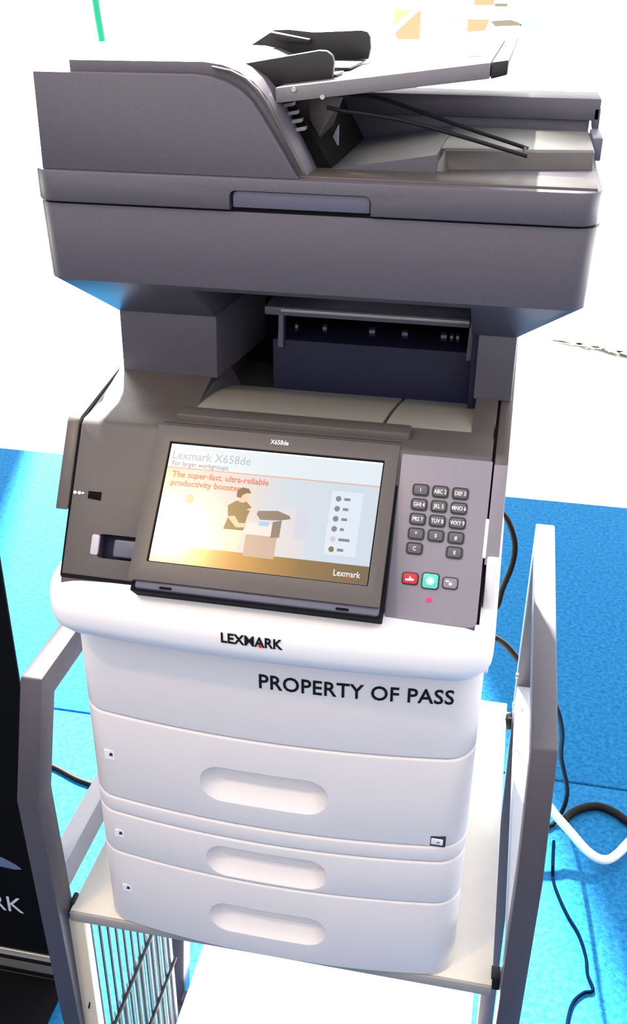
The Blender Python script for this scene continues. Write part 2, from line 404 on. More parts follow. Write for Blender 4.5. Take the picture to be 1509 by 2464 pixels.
button('stop_button', 0.1352, 0.5316, 0.0066, 0.0048, REDKEY, 'small red stop button')
button('start_button', 0.1536, 0.5314, 0.0070, 0.0066, GRNKEY, 'larger teal start button')
button('menu_button', 0.1715, 0.5314, 0.0062, 0.0046, SILVER, 'small grey button')
def glyph(name, polys, x, z, M, h=0.0047):
    bm = bmesh.new()
    for k, p in enumerate(polys): bprism(bm, p, 'z', 0, 0.0002+0.00005*k)
    fin(name, bm, M, kp, T=at(x, z, h))
glyph('button_print', [[(-0.0042, -0.0022), (0.0034, -0.0018), (0.0034, 0.0002), (-0.004, -0.0004)], [(-0.0012, -0.0002), (0.0012, -0.0002), (0.0, 0.0026)]], 0.1352, 0.5316, WINK)
dia = [(0.0042*cos(2*pi*i/6), 0.0042*sin(2*pi*i/6)) for i in range(6)]
dia2 = [(0.0022*cos(2*pi*i/8), 0.0022*sin(2*pi*i/8)) for i in range(8)]
glyph('button_print', [dia], 0.1536, 0.5314, mat('pale_teal', (0.35, 0.75, 0.68), 0.5))
glyph('button_print', [dia2], 0.1536, 0.5314, LABELW, 0.0050)
glyph('button_print', [[(-0.0042, 0.001), (-0.001, 0.001), (-0.001, 0.0022), (-0.0042, 0.0022)], [(-0.001, -0.002), (0.0016, -0.002), (0.0016, 0.0006), (-0.001, 0.0006)]], 0.1715, 0.5314, WINK)
led = prism('status_light', [(0.1539+0.0028*cos(2*pi*i/14), pv(0.5174)+0.0023*sin(2*pi*i/14)) for i in range(14)], 'z', 0.001, 0.0036, LED, kp, 0.0006, T=TP)
led['label'] = 'tiny red status light'

# ---- touch screen unit: plane y = .045 + (z - .62)
S2 = sqrt(2)
TS = Matrix.Identity(4)
for i in range(3):
    TS[i][0] = (1, 0, 0)[i]; TS[i][1] = (0, 1/S2, 1/S2)[i]; TS[i][2] = (0, -1/S2, 1/S2)[i]; TS[i][3] = (0, 0.045, 0.62)[i]
def sv(z): return (z-0.62)*S2
SX0, SX1, SV0, SV1 = -0.1215, 0.1130, sv(0.5245), sv(0.6335)
ts = prism('touch_screen_unit', rrect(SX0, SX1, SV0, SV1, 0.002, 3), 'z', -0.009, 0.0, PANEL, PR, 0.0018, T=TS)
ts['label'] = 'taupe framed tilting touch screen showing an advert'
LX0, LX1, LV0, LV1 = -0.1055, 0.0990, sv(0.5385), sv(0.6210)
c = prism('cutter', rrect(LX0-0.0015, LX1+0.0015, LV0-0.0015, LV1+0.0015, 0.001, 2), 'z', -0.004, 0.01, None, PR, 0, T=TS); cut(ts, c)
prism('screen_gap', rrect(LX0-0.0014, LX1+0.0014, LV0-0.0014, LV1+0.0014, 0.001, 2), 'z', -0.0045, -0.0035, GAP, ts, 0, T=TS)
# lower sill under the screen unit, black gaps around it
sill = [(SX0+0.006, -0.024), (SX1, -0.024), (SX1, -0.004), (SX0+0.006, -0.004)]
prism('screen_sill', sill, 'y', SV0-0.0070, SV0+0.004, SLATE, ts, 0.003, T=TS)
for gx in (-0.085, 0.080):
    prism('sill_clip', rrect(gx-0.006, gx+0.006, SV0-0.0055, SV0-0.0032, 0.001, 2), 'z', -0.006, -0.0032, GAP, ts, 0.0003, T=TS)
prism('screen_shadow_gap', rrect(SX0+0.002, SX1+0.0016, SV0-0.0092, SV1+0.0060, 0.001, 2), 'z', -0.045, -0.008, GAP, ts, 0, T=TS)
# ridge above the screen
hexa('panel_ridge', [(-0.1075, 0.0730, 0.622), (0.1185, 0.0730, 0.622), (0.1185, 0.092, 0.622), (-0.1075, 0.092, 0.622),
                     (-0.1095, 0.0735, 0.6395), (0.1195, 0.0735, 0.6395), (0.1195, 0.0930, 0.6405), (-0.1045, 0.0930, 0.6405)], PANEL, PR, 0.002)
text('model_lettering', 'X658de', 0.0064, WINK, ts, T=TS @ Matrix.Translation((-0.009, SV1-0.0102, 0.0003)), bold=0.0001, depth=0.0002, sx=0.85)

# display: the picture on the screen
disp_m = bpy.data.materials.new('display_background'); disp_m.use_nodes = True
nt = disp_m.node_tree; b = nt.nodes['Principled BSDF']
b.inputs['Base Color'].default_value = (0.0, 0.0, 0.0, 1); b.inputs['Roughness'].default_value = 0.16
b.inputs['Specular IOR Level'].default_value = 0.5
tc = nt.nodes.new('ShaderNodeTexCoord'); sp = nt.nodes.new('ShaderNodeSeparateXYZ')
nt.links.new(tc.outputs['Generated'], sp.inputs[0])
r1 = nt.nodes.new('ShaderNodeValToRGB')
e = r1.color_ramp.elements; e[0].position = 0.0; e[0].color = (0.93, 0.70, 0.50, 1); e[1].position = 1.0; e[1].color = (0.66, 0.76, 0.86, 1)
q = e.new(0.14); q.color = (0.92, 0.78, 0.66, 1)
q = e.new(0.42); q.color = (0.84, 0.76, 0.74, 1)
q = e.new(0.6); q.color = (0.70, 0.78, 0.85, 1)
nt.links.new(sp.outputs['X'], r1.inputs[0])
nt.links.new(r1.outputs[0], b.inputs['Emission Color']); b.inputs['Emission Strength'].default_value = 0.88
W_, H_ = LX1-LX0, LV1-LV0
TD = TS @ Matrix.Translation((LX0, LV0, -0.0030))           # display coords: 0..W_, 0..H_
def D(u, v): return (u*W_, v*H_)
bm = bmesh.new(); bprism(bm, [D(0,0), D(1,0), D(1,1), D(0,1)], 'z', -0.0005, 0.0)
o = fin('display', bm, disp_m, ts, T=None, smooth=0); o.matrix_local = TD; o['label'] = 'lit colour display'
LAY = [0.00008]
def flat(name, polys, M, step=True, du=0.0, dv=0.0):
    if step: LAY[0] += 0.00003
    bm = bmesh.new()
    for p in polys: bprism(bm, [D(q[0]+du, q[1]+dv) for q in p], 'z', 0.00002, LAY[0])
    o = fin(name, bm, M, ts, T=TD, smooth=0); return o
def dtext(name, s, size, u, v, M, sx=1.0, bold=0.0):
    LAY[0] += 0.00003
    return text(name, s, size, M, ts, T=TD @ Matrix.Translation((u*W_, v*H_, LAY[0]-0.00002)), sx=sx, bold=bold, depth=0.00003)
def ell(cu, cv, ru, rv, n=16): return [(cu+ru*cos(2*pi*i/n), cv+rv*sin(2*pi*i/n)) for i in range(n)]
def rct(u0, u1, v0, v1): return [(u0, v0), (u1, v0), (u1, v1), (u0, v1)]
# lower golden band and header band
gold = bpy.data.materials.new('display_gold'); gold.use_nodes = True
nt = gold.node_tree; b = nt.nodes['Principled BSDF']
b.inputs['Base Color'].default_value = (0, 0, 0, 1); b.inputs['Roughness'].default_value = 0.16; b.inputs['Specular IOR Level'].default_value = 0.5
tc = nt.nodes.new('ShaderNodeTexCoord'); sp = nt.nodes.new('ShaderNodeSeparateXYZ'); nt.links.new(tc.outputs['Generated'], sp.inputs[0])
r1 = nt.nodes.new('ShaderNodeValToRGB'); e = r1.color_ramp.elements
e[0].position = 0.0; e[0].color = (0.75, 0.38, 0.06, 1); e[1].position = 1.0; e[1].color = (0.15, 0.085, 0.022, 1)
q = e.new(0.45); q.color = (0.55, 0.27, 0.03, 1)
q = e.new(0.7); q.color = (0.26, 0.14, 0.02, 1)
nt.links.new(sp.outputs['X'], r1.inputs[0]); nt.links.new(r1.outputs[0], b.inputs['Emission Color']); b.inputs['Emission Strength'].default_value = 1.0
flat('display_band', [rct(0, 1, 0, 0.145)], gold)
flat('display_header', [rct(0, 1, 0.80, 1.0)], emat('display_paleblue', (0.72, 0.80, 0.86)))
flat('display_rule', [rct(0, 1, 0.793, 0.803)], emat('display_rose', (0.72, 0.42, 0.36)))
flat('display_top_edge', [rct(0, 1, 0.985, 1.0)], emat('display_white', (0.95, 0.96, 0.98)))
DK = emat('display_grey', (0.20, 0.20, 0.22)); DR = emat('display_red', (0.72, 0.16, 0.09))
dtext('display_title', 'Lexmark X658de', 0.0118, 0.012, 0.872, emat('display_titlegrey', (0.42, 0.46, 0.50)), sx=0.94)
dtext('display_subtitle', 'For larger workgroups', 0.0066, 0.018, 0.815, DK, sx=0.92)
dtext('display_slogan', 'The super-fast, ultra-reliable', 0.0084, 0.03, 0.718, DR, sx=0.98, bold=0.00016)
dtext('display_slogan', 'productivity booster', 0.0084, 0.03, 0.645, DR, sx=0.98, bold=0.00016)
# pictured office worker
SK = emat('display_skin', (0.92, 0.58, 0.38)); OL = emat('display_olive', (0.22, 0.15, 0.035)); HR = emat('display_hair', (0.16, 0.07, 0.02))
flat('picture_wall', [rct(0.565, 0.70, 0.145, 0.545)], emat('display_pinkgrey', (0.70, 0.68, 0.70)))
flat('picture_wall', [rct(0.64, 0.70, 0.30, 0.545)], emat('display_lavender', (0.62, 0.64, 0.76)))
flat('picture_trousers', [[(0.372, 0.145), (0.44, 0.145), (0.462, 0.335), (0.39, 0.335)]], emat('display_cream', (1.0, 0.76, 0.58)), du=-0.045)
flat('picture_shirt', [[(0.362, 0.385), (0.455, 0.385), (0.462, 0.50), (0.475, 0.585), (0.45, 0.625), (0.40, 0.625), (0.365, 0.58), (0.375, 0.48)]], OL, du=-0.045, dv=-0.06)
flat('picture_arms', [[(0.37, 0.49), (0.405, 0.50), (0.43, 0.445), (0.54, 0.455), (0.54, 0.43), (0.42, 0.405)], [(0.455, 0.56), (0.47, 0.575), (0.545, 0.545), (0.54, 0.525)]], SK, du=-0.045, dv=-0.06)
flat('picture_face', [ell(0.432, 0.665, 0.026, 0.045), [(0.415, 0.615), (0.44, 0.615), (0.44, 0.64), (0.415, 0.64)]], SK, du=-0.045, dv=-0.06)
flat('picture_hair', [[(0.398, 0.66), (0.398, 0.715), (0.42, 0.742), (0.45, 0.735), (0.464, 0.70), (0.44, 0.695), (0.425, 0.675), (0.418, 0.65)]], HR, du=-0.045, dv=-0.06)
# pictured copier
flat('picture_cabinet', [rct(0.472, 0.615, 0.12, 0.30)], emat('display_tan', (0.56, 0.40, 0.30)), du=-0.045)
flat('picture_copier', [rct(0.465, 0.625, 0.30, 0.40)], emat('display_offwhite', (0.80, 0.74, 0.70)), du=-0.045)
flat('picture_copier_top', [[(0.51, 0.56), (0.60, 0.575), (0.655, 0.545), (0.665, 0.52), (0.62, 0.50), (0.525, 0.49), (0.505, 0.53)], [(0.585, 0.35), (0.625, 0.36), (0.625, 0.50), (0.585, 0.48)]], emat('display_brown', (0.22, 0.16, 0.12)), du=-0.045, dv=-0.06)
flat('picture_papers', [[(0.52, 0.44), (0.57, 0.44), (0.565, 0.475), (0.525, 0.475)]], emat('display_sky', (0.35, 0.55, 0.80)), du=-0.045, dv=-0.06)
flat('picture_far_face', [ell(0.135, 0.545, 0.018, 0.04)], emat('display_faint', (0.84, 0.52, 0.33)))
# menu list
flat('menu_frame', [rct(0.785, 0.935, 0.20, 0.735)], emat('display_menuline', (0.58, 0.62, 0.70)))
flat('menu_frame', [rct(0.788, 0.932, 0.205, 0.73)], emat('display_menu', (0.70, 0.78, 0.87)))
for i in range(6):
    v = 0.665 - 0.083*i
    flat('menu_icon', [ell(0.822, v, 0.013, 0.024, 10)], (DK, DK, DK, DK, emat('display_palegrey', (0.55, 0.58, 0.66)), OL)[i])
    flat('menu_text', [rct(0.848, 0.848+(0.028, 0.025, 0.026, 0.017, 0.05, 0.028)[i], v-0.011, v+0.011)], DK)
dtext('display_logo', 'Lexmark', 0.0082, 0.845, 0.045, emat('display_logowhite', (0.85, 0.85, 0.85)), sx=0.85, bold=0.00012)
flat('display_logo_mark', [[(0.915, 0.05), (0.921, 0.036), (0.927, 0.05), (0.921, 0.064)]], DR)

# ---- neck: two columns and the output bay
NY = 0.160
hexa('left_column', [(-0.195, NY, 0.645), (-0.092, NY, 0.645), (-0.055, BACK, 0.645), (-0.195, BACK, 0.645),
                     (-0.1945, NY, 0.713), (-0.0905, NY, 0.713), (-0.055, BACK, 0.713), (-0.1945, BACK, 0.713)], DARK, PR, 0.0015)
hexa('right_column', [(0.1725, NY, 0.645), (0.2095, NY, 0.645), (0.2095, BACK, 0.645), (0.1725, BACK, 0.645),
                      (0.1725, NY, 0.712), (0.2095, NY, 0.712), (0.2095, BACK, 0.712), (0.1725, BACK, 0.712)], DARK, PR, 0.0015)
box('bay_back', -0.0415, 0.174, 0.198, 0.30, 0.600, 0.6795, BAY, PR, 0.001)
box('bay_inside', -0.098, 0.1745, 0.30, 0.32, 0.60, 0.74, VOID, PR, 0.0)
box('bay_top', -0.048, 0.162, 0.190, 0.30, 0.7075, 0.7165, SLATE, PR, 0.0015)
box('bay_top_edge', -0.030, 0.162, 0.1875, 0.192, 0.7125, 0.7155, LWIRE, PR, 0.0006)
for k, (x, wd) in enumerate(((-0.018, 0.003), (0.012, 0.004), (0.062, 0.006), (0.096, 0.006), (0.136, 0.006), (0.144, 0.003), (0.150, 0.003))):
    bm = bmesh.new(); bprism(bm, [(0.212+0.005*cos(2*pi*i/10), 0.690+0.005*sin(2*pi*i/10)) for i in range(10)], 'x', x-wd/2, x+wd/2)
    fin('exit_roller', bm, mat('roller_rubber', (0.02, 0.02, 0.05), 0.25, 0.5), PR)
for x in (-0.0325, 0.1635):
    hexa('slot_bracket', [(x-0.003, 0.194, 0.672), (x+0.003, 0.194, 0.672), (x+0.003, 0.206, 0.672), (x-0.003, 0.206, 0.672),
                          (x-0.0015, 0.194, 0.713), (x+0.0035, 0.194, 0.713), (x+0.0035, 0.206, 0.713), (x-0.0015, 0.206, 0.713)], SLATE, PR, 0.001)
box('bay_side', 0.1665, 0.1745, 0.176, 0.30, 0.60, 0.713, BAY, PR, 0.001)
# output tray surface: gently curved, in two panels with a black seam
def traysurf(name, x0, x1, s):
    prof = [(0.104, 0.6345), (0.112, 0.6345), (0.13, 0.6338), (0.15, 0.632), (0.17, 0.6293), (0.20, 0.6240), (0.20, 0.60), (0.104, 0.60)]
    bm = bmesh.new(); A = [bm.verts.new((x0[0] + (x0[1]-x0[0])*(y-0.104)/0.096, y, z)) for y, z in prof]
    B = [bm.verts.new((x1[0] + (x1[1]-x1[0])*(y-0.104)/0.096, y, z)) for y, z in prof]
    n = len(prof); bm.faces.new(A); bm.faces.new(B[::-1])
    for i in range(n): bm.faces.new((A[i], B[i], B[(i+1) % n], A[(i+1) % n]))
    return fin(name, bm, mat('tray_plastic', (0.26, 0.255, 0.235), 0.38, 0.5, 0.05, 900), PR)
traysurf('output_tray', (-0.0975, -0.0975), (0.0895, 0.0980), 0)
traysurf('output_tray', (0.0930, 0.1015), (0.1752, 0.1752), 0)
box('tray_seam', 0.088, 0.102, 0.104, 0.20, 0.598, 0.600, GAP, PR, 0)
hexa('bay_slope', [(-0.0985, 0.106, 0.612), (-0.0975, 0.106, 0.612), (-0.070, 0.215, 0.60), (-0.0985, 0.215, 0.60),
                   (-0.0985, 0.106, 0.634), (-0.0980, 0.106, 0.634), (-0.092, 0.205, 0.6455), (-0.0985, 0.205, 0.6455)], DARK, PR, 0.0004)

# ---- scanner base with chamfered underside
SXL, SXR, SY, SB = -0.2310, 0.2665, 0.0728, 0.455
low = rrect(-0.1955, 0.2105, 0.157, SB, 0.004, 6, (1,1,0,0)); mid = rrect(SXL+0.003, SXR-0.003, SY+0.001, SB, 0.020, 6, (1,1,0,0)); top = rrect(SXL, SXR, SY, SB, 0.022, 6, (1,1,0,0))
bm = bmesh.new(); R = []
for pts, z in ((low, 0.712), (mid, 0.7655), (top, 0.8345)):
    R.append([bm.verts.new((x, y, z)) for x, y in pts])
for a, b in zip(R, R[1:]):
    for i in range(len(a)): bm.faces.new((a[i], a[(i+1) % len(a)], b[(i+1) % len(a)], b[i]))
bm.faces.new(R[0][::-1]); bm.faces.new(R[-1])
sb = fin('scanner_base', bm, DARK, PR, 0.0014, ang=40); sb['label'] = 'dark grey scanner body with chamfered underside'
cut(sb, box('cutter', -0.0905, 0.1660, 0.0830, 0.44, 0.70, 0.7635, None, PR, 0))
prism('lid_seam', rrect(SXL+0.003, SXR-0.003, SY+0.003, SB, 0.02, 6, (1,1,0,0)), 'z', 0.8340, 0.8375, GAP, PR, 0)
lid = prism('scanner_lid', rrect(SXL+0.0005, SXR-0.001, 0.0685, SB, 0.022, 6, (1,1,0,0)), 'z', 0.8365, 0.8640, DARK, PR, 0.0022)
c = prism('cutter', rrect(-0.047, 0.0765, 0.830, 0.8535, 0.006, 5, (0,0,1,1)), 'y', 0.05, 0.080, None, PR, 0); cut(lid, c)
prism('lid_latch', rrect(-0.0445, 0.0755, 0.8385, 0.8528, 0.005, 5, (0,0,1,1)), 'y', 0.0715, 0.085, SLATE, lid, 0.0012)

# ---- document feeder on the left of the lid
AF = 0.0715
def arc_profile(z_top, x_start, x_knee, pts, zb):
    return [(x_start, zb), (x_start, z_top), (x_knee, z_top)] + pts
ADFP = [(-0.2185, 0.864), (-0.2175, 0.9435), (-0.075, 0.9440)] + [(-0.060, 0.9425), (-0.047, 0.939), (-0.036, 0.9335), (-0.0265, 0.9255), (-0.019, 0.9155), (-0.0115, 0.904), (0.0, 0.8858), (0.0135, 0.864)]
adf = prism('document_feeder', ADFP, 'y', AF, 0.40, DARK, PR, 0.0012, ang=25)
adf['label'] = 'dark grey document feeder housing with sloping end'
CV = [(-0.187, 0.940), (-0.187, 0.9525), (-0.068, 0.9535), (-0.052, 0.9515), (-0.038, 0.9465), (-0.026, 0.939), (-0.016, 0.929), (-0.008, 0.917), (0.0195, 0.866), (0.0125, 0.862), (-0.013, 0.904), (-0.0205, 0.915), (-0.028, 0.925), (-0.0375, 0.9325), (-0.048, 0.938), (-0.061, 0.9415), (-0.075, 0.943)]
cv = prism('feeder_cover', CV, 'y', AF+0.008, 0.40, DARK, adf, 0.0008, ang=25)
CV2 = [(-0.060, 0.9505), (-0.044, 0.9478), (-0.031, 0.942), (-0.021, 0.9335), (-0.013, 0.9235), (-0.0065, 0.9125), (0.018, 0.868), (0.0165, 0.868), (-0.009, 0.9125), (-0.0155, 0.923), (-0.0235, 0.9325), (-0.033, 0.9405), (-0.045, 0.946), (-0.060, 0.949)]
prism('cover_trim', CV2, 'y', AF+0.003, AF+0.010, PANEL, adf, 0.0004, ang=25)
# dark throat under the input tray
hexa('feeder_throat', [(0.010, 0.122, 0.864), (0.034, 0.122, 0.864), (0.034, 0.31, 0.864), (0.010, 0.31, 0.864),
                       (-0.03, 0.122, 0.925), (-0.004, 0.122, 0.9245), (-0.004, 0.31, 0.925), (-0.03, 0.31, 0.925)], VOID, adf, 0.0)
for k in range(4):
    x = -0.0045 + 0.0035*k; z = 0.9185 - 0.0065*k
    hexa('throat_rib', [(x-0.004, 0.1130, z-0.0025), (x+0.0045, 0.1130, z-0.001), (x+0.0045, 0.123, z-0.001), (x-0.004, 0.123, z-0.0025),
                        (x-0.004, 0.1130, z+0.0005), (x+0.0045, 0.1130, z+0.002), (x+0.0045, 0.123, z+0.002), (x-0.004, 0.123, z+0.0005)], SILVER, adf, 0.0003)
hexa('throat_plate', [(0.010, 0.14, 0.885), (0.014, 0.14, 0.884), (0.030, 0.145, 0.9), (0.010, 0.145, 0.905),
                      (0.008, 0.14, 0.923), (0.038, 0.14, 0.923), (0.038, 0.145, 0.923), (0.008, 0.145, 0.923)], PANEL, adf, 0.0005)
prism('throat_bracket', [(0.0165, 0.874), (0.0265, 0.874), (0.0265, 0.894)], 'y', 0.185, 0.192, mat('pale_slate', (0.35, 0.37, 0.46), 0.5), adf, 0.0003)
# input tray sloping up to the right
def tz(x): return 0.9325 + (x+0.017)*0.1315
TB = 0.42
bm = bmesh.new()
tr = [(-0.012, tz(-0.012)-0.0125), (0.1655, tz(0.1655)-0.0125), (0.1655, tz(0.1655)), (-0.012, tz(-0.012))]
tray = prism('input_tray', tr, 'y', 0.098, TB, mat('tray_grey', (0.16, 0.155, 0.175), 0.35, 0.5, 0.06, 900), adf, 0.0012); tray['label'] = 'grey sheet input tray sloping up to the right'
te = [(0.1660, tz(0.166)-0.0128), (0.1795, tz(0.1795)-0.0110), (0.1795, tz(0.1795)+0.0003), (0.1660, tz(0.166)+0.0003)]
prism('tray_end', te, 'y', 0.098, TB, BLACK, adf, 0.0015)
prism('tray_hole', [(0.1405, tz(0.1405)-0.002), (0.1525, tz(0.1525)-0.002), (0.1525, tz(0.1525)+0.0003), (0.1405, tz(0.1405)+0.0003)], 'y', 0.19, 0.194, VOID, adf, 0)
# black paper guides
g1 = [(-0.040, 0.9285), (0.0315, 0.9385), (0.0325, 0.952), (0.031, 0.957), (0.026, 0.9605), (0.019, 0.9607), (-0.057, 0.9475)]
prism('paper_guide', g1, 'y', 0.126, 0.134, BLACK, adf, 0.0012)
prism('guide_foot', [(-0.03, 0.931), (0.034, 0.9395), (0.034, 0.942), (-0.03, 0.934)], 'y', 0.134, 0.170, BLACK, adf, 0.0008)
g2 = [(-0.118, 0.934), (0.0355, 0.9425), (0.0375, 0.953), (0.0365, 0.963), (0.0335, 0.9675), (0.028, 0.969), (-0.02, 0.9665), (-0.045, 0.9685), (-0.061, 0.9680)]
prism('paper_guide', g2, 'y', 0.300, 0.308, BLACK, adf, 0.0012)
prism('guide_foot', [(-0.10, 0.936), (0.034, 0.9405), (0.034, 0.9425), (-0.10, 0.941)], 'y', 0.20, 0.300, BLACK, adf, 0.0008)
prism('guide_hook', [(-0.062, 0.9665), (-0.045, 0.964), (-0.022, 0.9605), (-0.022, 0.957), (-0.05, 0.958), (-0.058, 0.961)], 'y', 0.285, 0.300, BLACK, adf, 0.0008)
for sxp in (0.004, 0.0285):
    bm = bmesh.new(); bprism(bm, [(sxp+0.002*cos(2*pi*i/8), tz(sxp)-(0.003 if sxp < 0.01 else 0.0115)+0.002*sin(2*pi*i/8)) for i in range(8)], 'y', 0.0965, 0.099)
    fin('tray_screw', bm, LWIRE, adf)
# wire paper stop below the input tray
wp = [(0.030, 0.150, 0.925), (0.060, 0.150, 0.9235), (0.085, 0.150, 0.918), (0.14, 0.152, 0.9015), (0.196, 0.154, 0.8855), (0.1985, 0.150, 0.8845), (0.1983, 0.118, 0.8845),
      (0.196, 0.114, 0.8850), (0.14, 0.112, 0.8990), (0.10, 0.111, 0.9080), (0.07, 0.110, 0.9125), (0.045, 0.110, 0.9150), (0.030, 0.110, 0.9175)]
tube('wire_stop', catmull(wp, 5), 0.0018, INK, adf, 7)
# output bed on the lid: front ledge, sloped and raised bed, rear wall
bed = bmesh.new()
def bedz(x): return 0.8655 + 0.0155*max(0, min(1, (x-0.03)/0.095))
xs = [0.012, 0.03, 0.06, 0.09, 0.125, 0.126]
A = []; 
prof = [(x, bedz(x)) for x in (0.012, 0.03, 0.06, 0.09, 0.125)]
bprism(bed, prof + [(0.125, 0.863), (0.012, 0.863)], 'y', 0.120, 0.312)
fin('output_bed', bed, DARK, lid, 0)
hexa('raised_bed', [(0.1248, 0.150, 0.863), (0.2600, 0.182, 0.863), (0.2600, 0.312, 0.863), (0.1248, 0.312, 0.863),
                    (0.1248, 0.158, 0.8810), (0.2600, 0.190, 0.8800), (0.2600, 0.312, 0.8800), (0.1248, 0.312, 0.8810)], mat('bed_plastic', (0.15, 0.15, 0.135), 0.38, 0.5, 0.05, 900), lid, 0.0014)
hexa('bed_wedge', [(0.110, 0.120, 0.863), (0.1255, 0.120, 0.863), (0.1385, 0.160, 0.863), (0.1245, 0.160, 0.863),
                   (0.110, 0.1205, 0.8655), (0.1200, 0.1205, 0.8655), (0.1300, 0.160, 0.8808), (0.1245, 0.160, 0.8808)], PANEL, lid, 0.0008)
hexa('bed_front_shade', [(0.1300, 0.1485, 0.8640), (0.2600, 0.1805, 0.8640), (0.2600, 0.1830, 0.8640), (0.1300, 0.1510, 0.8640),
                   (0.1300, 0.1560, 0.8790), (0.2600, 0.1880, 0.8780), (0.2600, 0.1905, 0.8780), (0.1300, 0.1585, 0.8790)], PANEL, lid, 0.0006)  # darker strip: shading of the bed's step put into the colour
box('front_ledge', 0.010, 0.2605, 0.079, 0.128, 0.862, 0.8662, PANEL, lid, 0.0012)
rw = box('rear_wall', -0.02, 0.2690, 0.330, 0.400, 0.8880, 0.9090, DARK, lid, 0.0015)
box('rear_wall_panel', -0.005, 0.2600, 0.338, 0.395, 0.8600, 0.8890, SLATE, lid, 0.001)
box('rear_wall_end', 0.2630, 0.2695, 0.330, 0.400, 0.8790, 0.9000, DARK, lid, 0.001)
box('hinge_block', 0.2600, 0.2700, 0.245, 0.312, 0.8620, 0.8830, SLATE, lid, 0.0015)

# ------------------------------------------------------------------ CART
CT = empty('printer_cart', (0, 0, 0), 'metal cart with grey tube side frames and cream shelf carrying the printer', 'cart')
def cz(z): return z + H
def inset(P, d):
    n = len(P); out = []
    area = sum(P[i][0]*P[(i+1) % n][1] - P[(i+1) % n][0]*P[i][1] for i in range(n))
    s = 1 if area > 0 else -1
    for i in range(n):
        a, b_, c_ = Vector(P[i-1]), Vector(P[i]), Vector(P[(i+1) % n])
        e1 = (b_-a).normalized(); e2 = (c_-b_).normalized()
        n1 = Vector((-e1.y, e1.x))*s; n2 = Vector((-e2.y, e2.x))*s
        k = (n1+n2).normalized(); out.append(tuple(b_ + k*(d/max(0.2, k.dot(n1)))))
    return out
LOOP = [(0.014, 0.338), (-0.034, 0.202), (-0.018, -0.20), (0.004, -0.688), (0.372, -0.688), (0.515, 0.10), (0.490, 0.338)]
LIN = inset(LOOP, 0.036)
def side_frame(x0, x1, lab):
    bm = bmesh.new(); n = len(LOOP)
    ring = lambda P, x: [bm.verts.new((x, y, cz(z))) for y, z in P]
    Oa, Ia, Ob, Ib = ring(LOOP, x0), ring(LIN, x0), ring(LOOP, x1), ring(LIN, x1)
    for i in range(n):
        j = (i+1) % n
        bm.faces.new((Oa[i], Oa[j], Ia[j], Ia[i])); bm.faces.new((Ob[i], Ib[i], Ib[j], Ob[j]))
        bm.faces.new((Oa[i], Ob[i], Ob[j], Oa[j])); bm.faces.new((Ia[i], Ia[j], Ib[j], Ib[i]))
    o = fin('side_frame', bm, FRAME, CT, 0.0022, ang=50); o['label'] = lab
    for (y, z) in ((0.02, -0.688), (0.355, -0.688)):
        prism('foot', [((x0+x1)/2 + 0.016*cos(2*pi*i/14), y + 0.016*sin(2*pi*i/14)) for i in range(14)], 'z', 0.0, 0.013, BLACK, o, 0.002)
    return o
fl_ = side_frame(-0.2855, -0.2600, 'bent grey tube side frame beside the black banner')
fr_ = side_frame(0.2645, 0.2905, 'bent grey tube side frame beside the cables')
# shelf with edging
sh = box('shelf', -0.2575, 0.2560, -0.004, 0.512, cz(-0.013), cz(-0.0004), SHELF, CT, 0.001); sh['label'] = 'cream laminate shelf'
prism('shelf_edging', [(-0.0075, cz(-0.0155)), (-0.004, cz(-0.0155)), (-0.004, cz(-0.0006)), (-0.0075, cz(-0.0012))], 'x', -0.2575, 0.2560, EDGE, sh, 0.0012)
for (x0, x1) in ((-0.2845, -0.2610), (0.2660, 0.2895)):
    r = box('shelf_rail', x0, x1, 0.000, 0.500, cz(0.024), cz(0.066), RAILM, CT, 0.002); r['label'] = 'pale metal rail along the shelf side'
for (xa, xb) in ((-0.2615, -0.256), (0.2545, 0.2650)):
    for y in (0.004, 0.47):
        box('shelf_bracket', xa, xb, y, y+0.016, cz(-0.018), cz(0.004), BLACK, CT, 0.001)
bm = bmesh.new(); bprism(bm, [(0.452+0.004*cos(2*pi*i/10), cz(0.10)+0.004*sin(2*pi*i/10)) for i in range(10)], 'x', 0.2610, 0.2650); fin('bolt', bm, STEEL, CT)
bm = bmesh.new(); bprism(bm, [(0.440+0.004*cos(2*pi*i/10), cz(0.055)+0.004*sin(2*pi*i/10)) for i in range(10)], 'x', 0.2610, 0.2650); fin('bolt', bm, STEEL, CT)
# left grille: cream post, vertical wires and two dark rods
gp = box('grille_post', -0.2615, -0.2405, -0.006, 0.010, 0.012, cz(-0.016), CREAM, CT, 0.0015)
box('grille_post', -0.2595, -0.2535, 0.285, 0.297, 0.012, cz(-0.016), LABELW, CT, 0.001)
gs = bmesh.new(); bprism(gs, [(-0.252, cz(-0.18)), (-0.249, cz(-0.168)), (-0.2475, cz(-0.169)), (-0.2500, cz(-0.182))], 'y', -0.0068, -0.006); fin('post_scratch', gs, BLACK, gp)
wm = bmesh.new(); bprism(wm, [(0.0022*cos(2*pi*i/6), 0.0022*sin(2*pi*i/6)) for i in range(6)], 'z', 0.02, cz(-0.016))
wo = fin('tmp', wm, WIRE); wire_me = wo.data; bpy.data.objects.remove(wo)
wm = bmesh.new(); bprism(wm, [(0.0016*cos(2*pi*i/6), 0.0016*sin(2*pi*i/6)) for i in range(6)], 'z', 0.02, cz(-0.29))
wo = fin('tmp', wm, LWIRE); wire2_me = wo.data; bpy.data.objects.remove(wo)
y = 0.028
while y < 0.28:
    o = bpy.data.objects.new('grille_wire', wire_me); COL.objects.link(o); o.parent = CT; o.location = (-0.2505, y, 0)
    y += 0.0225
y = 0.02
